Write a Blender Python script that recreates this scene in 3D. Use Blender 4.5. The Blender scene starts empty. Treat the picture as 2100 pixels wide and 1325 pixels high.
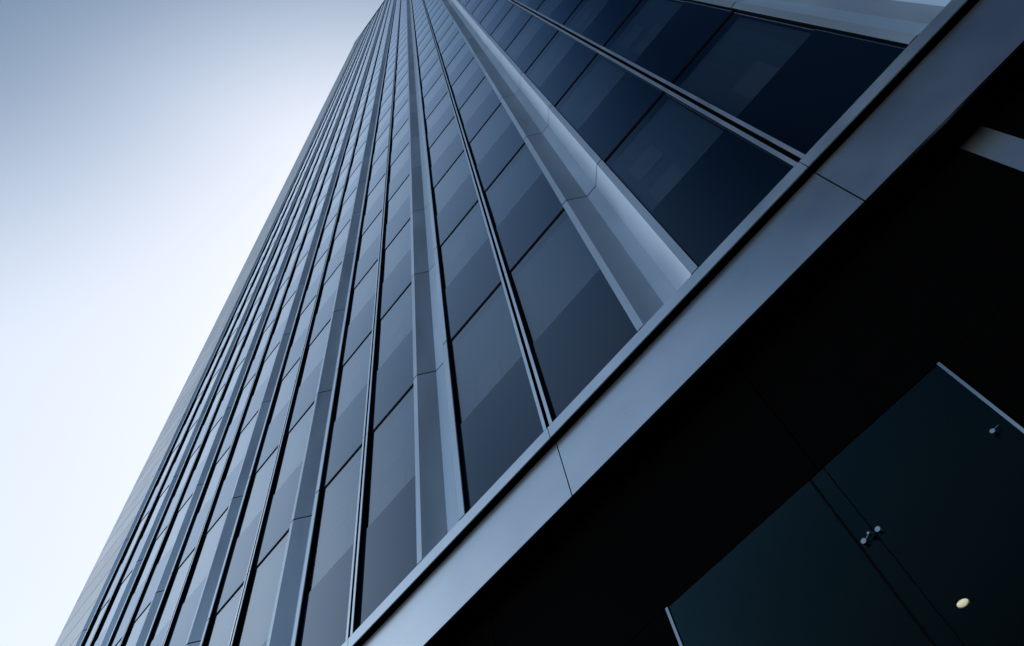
import bpy, bmesh, math, random
from mathutils import Matrix, Vector
random.seed(7)

# ------------------------------------------------------------------ camera, sky, sun, exposure
scene = bpy.context.scene
COL = scene.collection
CH = 1.7                                    # camera height above the pavement; the facade front plane is y = 0
cam_data = bpy.data.cameras.new('camera')
cam = bpy.data.objects.new('camera', cam_data)
COL.objects.link(cam)
cam_data.sensor_width = 36.0
cam_data.lens = 26.996
cam_data.clip_start = 0.05
cam_data.clip_end = 6000.0
rot = Matrix(((0.6355871, 0.72279041, 0.27129884),
              (0.76207231, -0.53112002, -0.37034758),
              (-0.12359143, 0.44213747, -0.88839159)))
cam.matrix_world = Matrix.Translation((0.0, -3.6, CH)) @ rot.to_4x4()
scene.camera = cam

SUN_EL, SUN_AZ = 55.0, -30.0                # azimuth from +y towards +x: behind the tower, which shades its own front
world = bpy.data.worlds.new('World')
scene.world = world
world.use_nodes = True
wn, wl = world.node_tree.nodes, world.node_tree.links
wn.clear()
w_out = wn.new('ShaderNodeOutputWorld')
w_bg = wn.new('ShaderNodeBackground')
w_sky = wn.new('ShaderNodeTexSky')
w_sky.sky_type = 'NISHITA'
w_sky.sun_disc = False
w_sky.sun_elevation = math.radians(SUN_EL)
w_sky.sun_rotation = math.radians(SUN_AZ)
w_sky.air_density = 1.0
w_sky.dust_density = 1.0
w_sky.ozone_density = 2.0
# hazy bright sky: contrast eased, with two dark areas added behind and right of the camera to dim reflections
w_pre = wn.new('ShaderNodeMix'); w_pre.data_type = 'RGBA'; w_pre.blend_type = 'MULTIPLY'
w_pre.inputs['Factor'].default_value = 1.0
w_pre.inputs['B'].default_value = (0.433, 0.433, 0.433, 1)
w_gam = wn.new('ShaderNodeGamma'); w_gam.inputs['Gamma'].default_value = 0.35
w_hsv = wn.new('ShaderNodeHueSaturation')
w_hsv.inputs['Saturation'].default_value = 1.04
w_hsv.inputs['Value'].default_value = 5.95
w_geo = wn.new('ShaderNodeTexCoord')
def dark_area(az, el, a0, a1, low):
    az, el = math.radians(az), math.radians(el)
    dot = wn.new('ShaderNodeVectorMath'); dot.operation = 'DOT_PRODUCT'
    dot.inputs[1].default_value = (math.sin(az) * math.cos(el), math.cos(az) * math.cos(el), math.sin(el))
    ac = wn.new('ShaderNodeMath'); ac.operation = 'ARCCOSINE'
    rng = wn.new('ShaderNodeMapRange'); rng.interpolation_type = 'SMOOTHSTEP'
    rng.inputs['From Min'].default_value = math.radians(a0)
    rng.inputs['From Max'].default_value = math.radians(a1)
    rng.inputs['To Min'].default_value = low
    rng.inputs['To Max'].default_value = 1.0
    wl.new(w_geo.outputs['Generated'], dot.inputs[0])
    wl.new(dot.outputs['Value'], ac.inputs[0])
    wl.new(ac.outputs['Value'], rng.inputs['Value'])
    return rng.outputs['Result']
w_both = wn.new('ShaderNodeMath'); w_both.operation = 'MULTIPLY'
wl.new(dark_area(200.0, 55.5, 13.0, 36.0, 0.36), w_both.inputs[0])
wl.new(dark_area(112.0, 48.0, 32.0, 58.0, 0.03), w_both.inputs[1])
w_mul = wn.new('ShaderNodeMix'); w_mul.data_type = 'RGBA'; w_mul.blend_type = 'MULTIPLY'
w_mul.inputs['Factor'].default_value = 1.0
w_bg.inputs['Strength'].default_value = 0.15
wl.new(w_sky.outputs['Color'], w_pre.inputs['A'])
wl.new(w_pre.outputs['Result'], w_gam.inputs['Color'])
wl.new(w_gam.outputs['Color'], w_hsv.inputs['Color'])
w_tint = wn.new('ShaderNodeMix'); w_tint.data_type = 'RGBA'; w_tint.blend_type = 'MULTIPLY'
w_tint.inputs['Factor'].default_value = 1.0
w_tint.inputs['B'].default_value = (1.03, 0.995, 0.96, 1)
wl.new(w_hsv.outputs['Color'], w_tint.inputs['A'])
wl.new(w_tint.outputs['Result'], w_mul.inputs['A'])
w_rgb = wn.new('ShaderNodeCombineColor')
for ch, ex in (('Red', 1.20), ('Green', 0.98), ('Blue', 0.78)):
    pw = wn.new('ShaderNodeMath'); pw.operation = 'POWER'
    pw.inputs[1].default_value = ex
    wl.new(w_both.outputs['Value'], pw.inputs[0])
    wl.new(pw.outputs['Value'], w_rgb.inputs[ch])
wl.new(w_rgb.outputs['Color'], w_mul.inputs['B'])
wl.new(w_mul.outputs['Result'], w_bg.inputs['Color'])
wl.new(w_bg.outputs['Background'], w_out.inputs['Surface'])

sun_data = bpy.data.lights.new('sun', 'SUN')
sun_data.energy = 2.5
sun_data.angle = math.radians(0.5)
sun_data.color = (1.0, 0.95, 0.88)
sun = bpy.data.objects.new('sun', sun_data)
COL.objects.link(sun)
sd = Vector((math.sin(math.radians(SUN_AZ)) * math.cos(math.radians(SUN_EL)),
             math.cos(math.radians(SUN_AZ)) * math.cos(math.radians(SUN_EL)),
             math.sin(math.radians(SUN_EL))))
sun.rotation_euler = sd.to_track_quat('Z', 'Y').to_euler()
sun.location = sd * 300

scene.view_settings.view_transform = 'Standard'
scene.view_settings.look = 'None'
scene.view_settings.exposure = 0.0
scene.view_settings.gamma = 1.0
scene.render.engine = 'CYCLES'
scene.cycles.max_bounces = 8
scene.cycles.transparent_max_bounces = 12
scene.render.resolution_x = 1024
scene.render.resolution_y = 646

# ------------------------------------------------------------------ materials
def new_mat(name):
    m = bpy.data.materials.new(name)
    m.use_nodes = True
    return m, m.node_tree.nodes, m.node_tree.links

def principled(name, color, metallic=0.0, rough=0.5, spec=0.5, noise=0.0, nscale=2.0, stretch=(1, 1, 1), bump=0.0, bscale=8.0, rvar=0.0, ior=1.5, panel=0.0):
    m, n, l = new_mat(name)
    p = n['Principled BSDF']
    p.inputs['Base Color'].default_value = (*color, 1)
    p.inputs['Metallic'].default_value = metallic
    p.inputs['Roughness'].default_value = rough
    p.inputs['Specular IOR Level'].default_value = spec
    p.inputs['IOR'].default_value = ior
    geo = n.new('ShaderNodeNewGeometry')
    mp = n.new('ShaderNodeMapping')
    mp.inputs['Scale'].default_value = stretch
    l.new(geo.outputs['Position'], mp.inputs['Vector'])
    if noise or rvar:
        t = n.new('ShaderNodeTexNoise')
        t.inputs['Scale'].default_value = nscale
        t.inputs['Detail'].default_value = 5.0
        l.new(mp.outputs['Vector'], t.inputs['Vector'])
        if noise:
            r = n.new('ShaderNodeMapRange')
            r.inputs['From Min'].default_value = 0.3
            r.inputs['From Max'].default_value = 0.7
            r.inputs['To Min'].default_value = 1.0 - noise
            r.inputs['To Max'].default_value = 1.0 + noise
            l.new(t.outputs['Fac'], r.inputs['Value'])
            mx = n.new('ShaderNodeMix')
            mx.data_type = 'RGBA'
            mx.blend_type = 'MULTIPLY'
            mx.inputs['Factor'].default_value = 1.0
            mx.inputs['A'].default_value = (*color, 1)
            isl = n.new('ShaderNodeMapRange')
            isl.inputs['To Min'].default_value = 1.0 - panel
            isl.inputs['To Max'].default_value = 1.0 + panel * 0.5
            l.new(geo.outputs['Random Per Island'], isl.inputs['Value'])
            tone = n.new('ShaderNodeMath')
            tone.operation = 'MULTIPLY'
            l.new(r.outputs['Result'], tone.inputs[0])
            l.new(isl.outputs['Result'], tone.inputs[1])
            l.new(tone.outputs['Value'], mx.inputs['B'])
            l.new(mx.outputs['Result'], p.inputs['Base Color'])
        if rvar:
            r2 = n.new('ShaderNodeMapRange')
            r2.inputs['From Min'].default_value = 0.3
            r2.inputs['From Max'].default_value = 0.7
            r2.inputs['To Min'].default_value = rough - rvar
            r2.inputs['To Max'].default_value = rough + rvar
            l.new(t.outputs['Fac'], r2.inputs['Value'])
            l.new(r2.outputs['Result'], p.inputs['Roughness'])
    if bump:
        t2 = n.new('ShaderNodeTexNoise')
        t2.inputs['Scale'].default_value = bscale
        t2.inputs['Detail'].default_value = 3.0
        l.new(mp.outputs['Vector'], t2.inputs['Vector'])
        b = n.new('ShaderNodeBump')
        b.inputs['Strength'].default_value = bump
        b.inputs['Distance'].default_value = 0.01
        l.new(t2.outputs['Fac'], b.inputs['Height'])
        l.new(b.outputs['Normal'], p.inputs['Normal'])
    return m

def glass(name, tint, power=3.1, wave=0.02, solid=None, refl=(0.78, 0.90, 1.0)):
    """Coated sheet glass: mirror reflection by Fresnel over a tinted see-through body."""
    m, n, l = new_mat(name)
    n.clear()
    out = n.new('ShaderNodeOutputMaterial')
    lw = n.new('ShaderNodeLayerWeight')
    lw.inputs['Blend'].default_value = 0.5
    fr = n.new('ShaderNodeMath')
    fr.operation = 'POWER'
    fr.inputs[1].default_value = power
    l.new(lw.outputs['Facing'], fr.inputs[0])
    gl = n.new('ShaderNodeBsdfGlossy')
    gl.inputs['Roughness'].default_value = 0.0
    gl.inputs['Color'].default_value = (*refl, 1)
    tr = n.new('ShaderNodeBsdfDiffuse' if solid else 'ShaderNodeBsdfTransparent')
    tr.inputs['Color'].default_value = (*(solid or tint), 1)
    geo = n.new('ShaderNodeNewGeometry')
    t = n.new('ShaderNodeTexNoise')
    t.inputs['Scale'].default_value = 0.9
    t.inputs['Detail'].default_value = 1.0
    l.new(geo.outputs['Position'], t.inputs['Vector'])
    b = n.new('ShaderNodeBump')
    b.inputs['Strength'].default_value = wave
    b.inputs['Distance'].default_value = 0.05
    l.new(t.outputs['Fac'], b.inputs['Height'])
    l.new(b.outputs['Normal'], gl.inputs['Normal'])
    mx = n.new('ShaderNodeMixShader')
    inv_b = n.new('ShaderNodeMath')
    inv_b.operation = 'SUBTRACT'
    inv_b.inputs[0].default_value = 1.0
    l.new(geo.outputs['Backfacing'], inv_b.inputs[1])
    ff = n.new('ShaderNodeMath')
    ff.operation = 'MULTIPLY'
    l.new(fr.outputs['Value'], ff.inputs[0])
    l.new(inv_b.outputs['Value'], ff.inputs[1])
    l.new(ff.outputs['Value'], mx.inputs['Fac'])
    l.new(tr.outputs['BSDF'], mx.inputs[1])
    l.new(gl.outputs['BSDF'], mx.inputs[2])
    l.new(mx.outputs['Shader'], out.inputs['Surface'])
    return m

METAL = principled('satin aluminium', (0.57, 0.72, 0.86), 0.6, 0.34, noise=0.08, nscale=1.8, stretch=(1, 1, 0.25), rvar=0.06, panel=0.12)
CORNERM = principled('corner cladding', (0.50, 0.56, 0.59), 0.9, 0.34, noise=0.05, nscale=1.0, stretch=(1, 1, 0.25), rvar=0.04, panel=0.12)
RAILM = principled('aluminium rail', (0.68, 0.79, 0.87), 1.0, 0.38, noise=0.04, nscale=2.0, rvar=0.03)
FASCIAM = principled('fascia aluminium', (0.75, 0.83, 0.88), 1.0, 0.29, noise=0.035, nscale=1.6, rvar=0.018, bump=0.02, bscale=0.6)
DARK = principled('black gasket and shade', (0.002, 0.0022, 0.0027), 0.0, 0.8, 0.06)
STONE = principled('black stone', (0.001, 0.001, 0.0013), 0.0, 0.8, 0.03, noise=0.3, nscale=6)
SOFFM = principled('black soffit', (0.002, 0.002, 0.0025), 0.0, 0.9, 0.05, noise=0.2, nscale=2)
SPAND = glass('dark spandrel glass', None, solid=(0.003, 0.009, 0.018), power=2.95, wave=0.006, refl=(0.72, 0.86, 1.0))
PANE = glass('vision glass', (0.84, 0.92, 0.98), power=2.35)
LOBBY = glass('lobby glass', (0.6, 0.74, 0.78), power=2.65, wave=0.004, refl=(0.42, 0.88, 1.0))
STEEL = principled('polished steel', (0.40, 0.46, 0.52), 1.0, 0.18)
PAVE = principled('pavement stone', (0.045, 0.046, 0.048), 0.0, 0.8, 0.3, noise=0.3, nscale=0.8, bump=0.3)
SIDEM = principled('tower side cladding', (0.30, 0.33, 0.36), 0.6, 0.4)

def blind_material():
    m, n, l = new_mat('blind fabric')
    p = n['Principled BSDF']
    p.inputs['Roughness'].default_value = 0.8
    geo = n.new('ShaderNodeNewGeometry')
    mp = n.new('ShaderNodeMapping')
    mp.inputs['Scale'].default_value = (1.0, 1.0, 1.0)
    mp.inputs['Rotation'].default_value = (math.radians(90), 0, 0)
    br = n.new('ShaderNodeTexNoise')
    br.inputs['Scale'].default_value = 3.0
    mp2 = n.new('ShaderNodeMapping')
    mp2.inputs['Scale'].default_value = (6.0, 1.0, 0.12)
    l.new(geo.outputs['Position'], mp2.inputs['Vector'])
    l.new(mp2.outputs['Vector'], br.inputs['Vector'])
    r = n.new('ShaderNodeMapRange')
    r.inputs['From Min'].default_value = 0.3
    r.inputs['From Max'].default_value = 0.7
    r.inputs['To Min'].default_value = 0.85
    r.inputs['To Max'].default_value = 1.15
    l.new(br.outputs['Fac'], r.inputs['Value'])
    mx = n.new('ShaderNodeMix')
    mx.data_type = 'RGBA'
    mx.blend_type = 'MULTIPLY'
    mx.inputs['Factor'].default_value = 1.0
    mx.inputs['A'].default_value = (0.018, 0.038, 0.055, 1)
    l.new(r.outputs['Result'], mx.inputs['B'])
    l.new(mx.outputs['Result'], p.inputs['Base Color'])
    return m
BLIND = blind_material()

def emission(name, color, strength):
    m, n, l = new_mat(name)
    p = n['Principled BSDF']
    p.inputs['Base Color'].default_value = (*color, 1)
    p.inputs['Emission Color'].default_value = (*color, 1)
    p.inputs['Emission Strength'].default_value = strength
    return m
PANELW = principled('pale ceiling panel', (0.05, 0.058, 0.085), 0.0, 0.8)
LAMP = emission('lit lamp lens', (1.0, 0.64, 0.42), 2.3)

# ------------------------------------------------------------------ mesh helpers (heights are given above the camera, CH is added)
def obj(name, bm, mat, parent=None, mats=None):
    me = bpy.data.meshes.new(name)
    bmesh.ops.recalc_face_normals(bm, faces=bm.faces)
    bm.to_mesh(me)
    bm.free()
    for mm in (mats or [mat]):
        me.materials.append(mm)
    o = bpy.data.objects.new(name, me)
    COL.objects.link(o)
    if parent:
        o.parent = parent
    return o

def empty(name, label, cat, loc=(0, 0, 0), group=None):
    o = bpy.data.objects.new(name, None)
    o.location = loc
    COL.objects.link(o)
    o['label'] = label
    o['category'] = cat
    if group:
        o['group'] = group
    return o

def box(bm, x0, x1, y0, y1, z0, z1, mi=0):
    v = [bm.verts.new((x, y, z + CH)) for x in (x0, x1) for y in (y0, y1) for z in (z0, z1)]
    for a in ((0, 1, 3, 2), (4, 6, 7, 5), (0, 4, 5, 1), (2, 3, 7, 6), (0, 2, 6, 4), (1, 5, 7, 3)):
        f = bm.faces.new([v[i] for i in a])
        f.material_index = mi
    return bm

def bx(*a):
    return box(bmesh.new(), *a)

def prism(bm, prof, z0, z1, mi=0):
    """closed horizontal profile [(x, y)...] run up from z0 to z1"""
    lo = [bm.verts.new((x, y, z0 + CH)) for x, y in prof]
    hi = [bm.verts.new((x, y, z1 + CH)) for x, y in prof]
    n = len(prof)
    for i in range(n):
        f = bm.faces.new((lo[i], lo[(i + 1) % n], hi[(i + 1) % n], hi[i]))
        f.material_index = mi
    bm.faces.new(lo).material_index = mi
    bm.faces.new(hi).material_index = mi

# ------------------------------------------------------------------ measures
H = 3.923                                   # storey height
ROW1 = 10.08                                # first joint above the camera
RAIL_T, RAIL_B = 6.20, 6.03
TOP = 190.14
XL = -24.6                                  # left corner of the tower
MULL = [0.728 + 3.34 * i for i in (2, 1)] + [0.728, -2.622, -6.000, -9.350, -12.677, -15.94, -19.20]
COLS = [-1.262 + 3.31 * i for i in (3, 2)] + [2.02, -1.262, -4.690, -8.01, -11.312, -14.601, -17.872, -21.13]
MW, CW = 0.13, 0.81
XR = COLS[0] + CW
rows = [RAIL_T] + [ROW1 + H * i for i in range(46)] + [TOP - 0.5]
JG = 0.030                                  # half height of the dark joint between windows

ground = obj('ground', bx(-1500, 1500, -1500, 1500, -CH - 0.5, -CH), PAVE)
ground['kind'] = 'structure'

tower = empty('office_tower', 'tall blue glass office tower with silver columns and mullions rising into the sky', 'building')

edges = sorted([(x, x + MW) for x in MULL] + [(x, x + CW) for x in COLS])
bays = [(a[1], b[0]) for a, b in zip(edges[:-1], edges[1:])]

# dark frame behind all the glass, with the horizontal joints
bm = bmesh.new()
box(bm, XL + 0.5, XR - 0.05, 0.34, 0.40, RAIL_B + 0.01, TOP - 0.3)
for z in rows[1:]:
    for x0, x1 in bays:
        box(bm, x0 + 0.001, x1 - 0.001, 0.0515, 0.335, z - JG, z + JG)
obj('glazing_frame', bm, DARK, tower)

# column covers: canted troughs in storey-high lengths
def column_profile(x):
    return [(x, 0.0), (x + 0.085, 0.0), (x + 0.31, 0.19), (x + 0.49, 0.19), (x + 0.722, 0.0), (x + CW, 0.0),
            (x + CW, 0.014), (x + 0.728, 0.014), (x + 0.493, 0.206), (x + 0.307, 0.206), (x + 0.08, 0.014), (x, 0.014)]
GAP = 0.014
for x in COLS:
    bm = bmesh.new()
    for a, b in zip(rows[:-1], rows[1:]):
        p = column_profile(x)
        for i in range(5):
            prism(bm, [p[i], p[i + 1], p[10 - i], p[11 - i]], a + GAP, b - GAP)
    c = obj('column_cover', bm, METAL, tower)
    bm = bmesh.new()
    box(bm, x + 0.012, x + CW - 0.012, 0.215, 0.30, RAIL_T, TOP - 0.5)
    for xx in (x + 0.006, x + CW - 0.046):
        box(bm, xx, xx + 0.04, 0.016, 0.2145, RAIL_T, TOP - 0.5)
    # black blocking behind the joints follows the trough
    p = column_profile(x)
    for z in rows[1:-1]:
        for q, r in zip(p[:5], p[1:6]):
            prism(bm, [(q[0], q[1] + 0.004), (r[0], r[1] + 0.004), (r[0], r[1] + 0.012), (q[0], q[1] + 0.012)], z - GAP * 0.97, z + GAP * 0.97)
    obj('column_gasket', bm, DARK, c)

# twin-fin mullions
for x in MULL:
    root = None
    for k, xx in enumerate((x, x + 0.088)):
        bm = bmesh.new()
        for a, b in zip(rows[:-1], rows[1:]):
            box(bm, xx, xx + 0.042, 0.0, 0.010, a + (0 if a == rows[0] else 0.006), b - 0.006)
        if root is None:
            root = obj('mullion', bm, RAILM, tower)
        else:
            obj('fin_cap', bm, RAILM, root)
    bm = bmesh.new()
    for xx in (x + 0.003, x + 0.091):
        box(bm, xx, xx + 0.036, 0.012, 0.30, RAIL_T, TOP - 0.5)
    box(bm, x + 0.0395, x + 0.0905, 0.055, 0.30, RAIL_T, TOP - 0.5)
    obj('gasket', bm, DARK, root)

# windows: dark lower pane, clear upper pane with a blind behind it
cells = []
inv = cam.matrix_world.inverted()
def px(x, z):
    v = inv @ Vector((x, 0.04, z + CH))
    if v.z > -0.1:
        return None
    return (1050 + 1574.7 * v.x / -v.z, 662.5 - 1574.7 * v.y / -v.z)
def visible_area(x0, x1, z0, z1):
    n, N = 0, 6
    pts = [px(x, z) for x in (x0, x1) for z in (z0, z1)]
    if any(p is None for p in pts):
        return 0
    area = 0
    q = [pts[0], pts[1], pts[3], pts[2]]
    for i in range(4):
        area += q[i][0] * q[(i + 1) % 4][1] - q[(i + 1) % 4][0] * q[i][1]
    for i in range(N):
        for j in range(N):
            p = px(x0 + (x1 - x0) * (i + .5) / N, z0 + (z1 - z0) * (j + .5) / N)
            if 0 < p[0] < 2100 and 0 < p[1] < 1325:
                n += 1
    return abs(area) / 2 * n / N / N
for (x0, x1) in bays:
    for j, (z0, z1) in enumerate(zip(rows[:-1], rows[1:])):
        cells.append((visible_area(x0, x1, z0, z1), x0, x1, z0, z1, j))
cells.sort(key=lambda c: -c[0])

def window_meshes(x0, x1, z0, z1, j, lower, upper, blind):
    zb = z0 + (1.66 if j == 0 else 1.86)
    zb = min(zb, z1 - 0.6)
    za = z0 + (0.0 if j == 0 else JG + 0.001)
    zt = z1 - JG - 0.001
    e = random.uniform(-0.0006, 0.0006)
    box(lower[0], x0 - 0.004, x1 + 0.004, 0.050, 0.066, za, zb, lower[1])
    box(upper[0], x0 - 0.004, x1 + 0.004, 0.060, 0.063, zb + 0.004, zt, upper[1])
    box(blind[0], x0 + 0.02, x1 - 0.02, 0.150 , 0.156, zb - 0.02, zt - 0.01, blind[1])
for c in cells[:100]:
    a, b, d = bmesh.new(), bmesh.new(), bmesh.new()
    window_meshes(*c[1:], (a, 0), (b, 0), (d, 0))
    w = obj('window', b, PANE, tower)
    obj('lower_pane', a, SPAND, w)
    obj('blind', d, BLIND, w)
    if c[5] < 4 and random.random() < 0.75:
        zb = c[3] + (1.66 if c[5] == 0 else 1.86)
        bm = bmesh.new()
        xa = c[1] + random.uniform(0.12, 0.35)
        for k in range(random.choice((1, 2, 2))):
            za = zb + random.uniform(0.05, 0.2) + k * 0.85
            box(bm, xa, min(xa + random.uniform(0.4, 0.6), c[2] - 0.08), 0.142, 0.147, za, za + random.uniform(0.5, 0.72))
        obj('ceiling_panel', bm, PANELW, w)
bm = bmesh.new()
for c in cells[100:]:
    window_meshes(*c[1:], (bm, 0), (bm, 1), (bm, 2))
rest = obj('distant_windows', bm, None, tower, mats=[SPAND, PANE, BLIND])
rest['kind'] = 'stuff'

# corner panel at the left edge, horizontal joints three to a storey
bm = bmesh.new()
z = RAIL_T
step = H / 3
while z < TOP - 0.6:
    zt = min(z + step, TOP - 0.5)
    box(bm, XL, -21.137, 0.004, 0.03, z + 0.02, zt - 0.02)
    z += step
corner = obj('corner_panel', bm, CORNERM, tower)
obj('corner_backing', bx(XL + 0.01, -21.137, 0.031, 0.33, RAIL_B + 0.01, TOP - 0.5), DARK, corner)

# roof edge
obj('parapet', bx(XL - 0.05, XR + 0.05, -0.06, 0.6, TOP - 0.49, TOP), DARK, tower)
obj('tower_body', bx(XL + 0.004, XR - 0.004, 0.41, 30.0, 5.30, TOP - 0.02), SIDEM, tower)

# bottom rail, then the set-back fascia below it, in lengths that end at the mullions
cuts = sorted([XL] + [m + MW * 0.42 for m in MULL] + [XR])
FY, FZ = 0.072, 5.21
for a, b in zip(cuts[:-1], cuts[1:]):
    rail = obj('bottom_rail', bx(a + 0.004, b - 0.004, 0.0, 0.012, RAIL_B, RAIL_T - 0.004), RAILM, tower)
    bm = bx(a + 0.003, b - 0.003, 0.0125, 0.335, RAIL_B + 0.003, RAIL_T - 0.03)
    obj('rail_underside', bm, DARK, rail)  # shade under the overhanging rail put in as black colour
    obj('rail_top', bx(a + 0.003, b - 0.003, 0.0125, 0.335, RAIL_T - 0.0295, RAIL_T - 0.004), RAILM, rail)
    obj('fascia_panel', bx(a + 0.006, b - 0.006, FY, FY + 0.03, FZ, RAIL_B - 0.03), FASCIAM, tower)
obj('fascia_backing', bx(XL + 0.02, XR - 0.02, FY + 0.034, 0.335, FZ + 0.01, RAIL_B - 0.002), DARK, tower)

# soffit and the black entrance wall
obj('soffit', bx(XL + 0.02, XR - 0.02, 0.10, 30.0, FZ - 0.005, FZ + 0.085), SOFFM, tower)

GY = 0.325                                  # plane of the black entrance wall and the lobby glass
GX0, GXM, GXN, GX1, GT = -2.222, -0.873, -0.755, 0.195, 3.805
for a, b in ((XL + 1.0, -4.02), (-4.01, -0.793), (-0.783, 1.49), (1.703, 4.9), (4.91, XR - 1.0)):
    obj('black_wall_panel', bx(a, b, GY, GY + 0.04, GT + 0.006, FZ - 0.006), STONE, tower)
bm = bmesh.new()
box(bm, XL + 1.0, XR - 1.0, GY + 0.05, GY + 0.30, GT + 0.01, FZ - 0.006)
box(bm, XL + 1.0, GX0 - 0.04, GY, GY + 0.30, -CH, GT)
box(bm, GX1 + 0.04, 1.49, GY, GY + 0.30, -CH, GT)
box(bm, 1.703, XR - 1.0, GY, GY + 0.30, -CH, GT)
box(bm, XL + 1.0, XR - 1.0, 12.0, 12.3, -CH, GT + 0.1)
box(bm, XL + 1.0, XR - 1.0, GY + 0.31, 12.0, GT + 0.12, GT + 0.2)
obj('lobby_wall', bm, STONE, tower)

wall = empty('lobby_glass_wall', 'dark frameless glass wall below the black soffit, held by small steel point fittings', 'glass wall', (GXM, GY, 0))
def part(name, bm, mat, parent=wall):
    bmesh.ops.translate(bm, verts=bm.verts, vec=(-GXM, -GY, 0))
    return obj(name, bm, mat, parent)
part('pane', bx(GX0, GXM - 0.008, GY, GY + 0.015, -CH, GT - 0.004), LOBBY)
part('pane', bx(GXM + 0.008, GXN - 0.005, GY + 0.004, GY + 0.019, -CH, GT - 0.004), LOBBY)
part('pane', bx(GXN + 0.005, GX1, GY, GY + 0.015, -CH, GT - 0.004), LOBBY)
part('joint', bx(GXM - 0.0075, GXM + 0.0075, GY - 0.001, GY + 0.016, -CH, GT - 0.005), DARK)
part('joint', bx(GXN - 0.0045, GXN + 0.0045, GY - 0.001, GY + 0.016, -CH, GT - 0.005), DARK)
part('edge_strip', bx(GX0 - 0.026, GX0 - 0.003, GY - 0.012, GY + 0.05, -CH, GT - 0.004), STEEL)
part('edge_strip', bx(GX1 + 0.003, GX1 + 0.023, GY - 0.012, GY + 0.05, -CH, GT - 0.004), STEEL)

def disc(bm, x, z, y0, y1, r, n=24):
    m = Matrix.Translation((x, (y0 + y1) / 2, z + CH)) @ Matrix.Rotation(math.radians(90), 4, 'X')
    bmesh.ops.create_cone(bm, cap_ends=True, segments=n, radius1=r, radius2=r * 0.86, depth=abs(y1 - y0), matrix=m)
def rod(bm, p, q, r, n=10):
    p, q = Vector(p), Vector(q)
    p.z += CH; q.z += CH
    d = q - p
    m = Matrix.Translation((p + q) / 2) @ d.to_track_quat('Z', 'Y').to_matrix().to_4x4()
    bmesh.ops.create_cone(bm, cap_ends=True, segments=n, radius1=r, radius2=r, depth=d.length, matrix=m)
for z in (3.17, 1.2):
    bm = bmesh.new()
    xa, xb, xm = -0.832, -0.725, -0.7785
    rod(bm, (xa, GY - 0.008, z), (xm, GY - 0.030, z + 0.006), 0.0032)
    rod(bm, (xb, GY - 0.008, z), (xm, GY - 0.030, z + 0.006), 0.0032)
    disc(bm, xm, z + 0.006, GY - 0.040, GY - 0.022, 0.010)
    f = part('fitting', bm, STEEL)
    for xx in (xa, xb):
        bm = bmesh.new()
        disc(bm, xx, z, GY - 0.022, GY - 0.001, 0.020)
        part('disc', bm, STEEL, f)
    bm = bmesh.new()
    box(bm, xa - 0.02, xb + 0.045, GY + 0.03, GY + 0.10, z - 0.07, z - 0.01)
    part('clamp', bm, DARK, f)
    bm = bmesh.new()
    disc(bm, 0.105, z, GY - 0.025, GY - 0.001, 0.017)
    rod(bm, (0.105, GY - 0.02, z), (0.150, GY - 0.02, z + 0.006), 0.0032)
    part('fitting', bm, STEEL)

pier = empty('entrance_pier', 'slim silver metal pier standing below the soffit at the right edge', 'pier', (1.6, 0.45, 0))
bm = bx(1.495, 1.698, 0.325, 0.345, -CH, FZ - 0.006)
bmesh.ops.translate(bm, verts=bm.verts, vec=(-1.6, -0.45, 0))
obj('metal_face', bm, FASCIAM, pier)
bm = bx(1.499, 1.694, 0.3455, 0.60, -CH, FZ - 0.006)
bmesh.ops.translate(bm, verts=bm.verts, vec=(-1.6, -0.45, 0))
obj('stone_body', bm, STONE, pier)

# round ribbed downlight on the lobby ceiling behind the glass
LX, LY, LZ, LR = -0.965, 2.43, 3.92, 0.050
lamp = empty('ceiling_lamp', 'round warm white ceiling lamp with fine ribs glowing behind the dark lobby glass', 'lamp', (LX, LY, LZ + CH))
def ring(r0, r1, z0, z1, n=32):
    bm = bmesh.new()
    rr = [(r0, z0), (r1, z0), (r1, z1), (r0, z1)]
    vs = [[bm.verts.new((r * math.cos(2 * math.pi * i / n), r * math.sin(2 * math.pi * i / n), z)) for r, z in rr] for i in range(n)]
    for i in range(n):
        for k in range(4):
            bm.faces.new((vs[i][k], vs[(i + 1) % n][k], vs[(i + 1) % n][(k + 1) % 4], vs[i][(k + 1) % 4]))
    return bm
obj('trim_ring', ring(LR, LR + 0.012, -0.02, 0.0), STEEL, lamp)
bm = bmesh.new()
bmesh.ops.create_uvsphere(bm, u_segments=32, v_segments=16, radius=1.0, matrix=Matrix.Translation((0, 0, -0.006)) @ Matrix.Diagonal((LR - 0.002, LR - 0.002, 0.035, 1)))
obj('lens', bm, LAMP, lamp)
bm = bmesh.new()
for k in range(-6, 7):
    y = k * 0.0105
    n = 14
    pts = []
    for i in range(n + 1):
        w = math.sqrt(max((LR - 0.002) ** 2 - y * y, 0.0)) * math.cos(math.pi * i / n)
        q = max(0.0, 1 - (w * w + y * y) / (LR - 0.002) ** 2)
        pts.append((w, -0.006 - 0.035 * math.sqrt(q)))
    for (xa, za), (xb, zb) in zip(pts[:-1], pts[1:]):
        v = [bm.verts.new(c) for c in ((xa, y - 0.0015, za - 0.001), (xb, y - 0.0015, zb - 0.001), (xb, y + 0.0015, zb - 0.003), (xa, y + 0.0015, za - 0.003))]
        bm.faces.new(v)
obj('lens_ribs', bm, DARK, lamp)
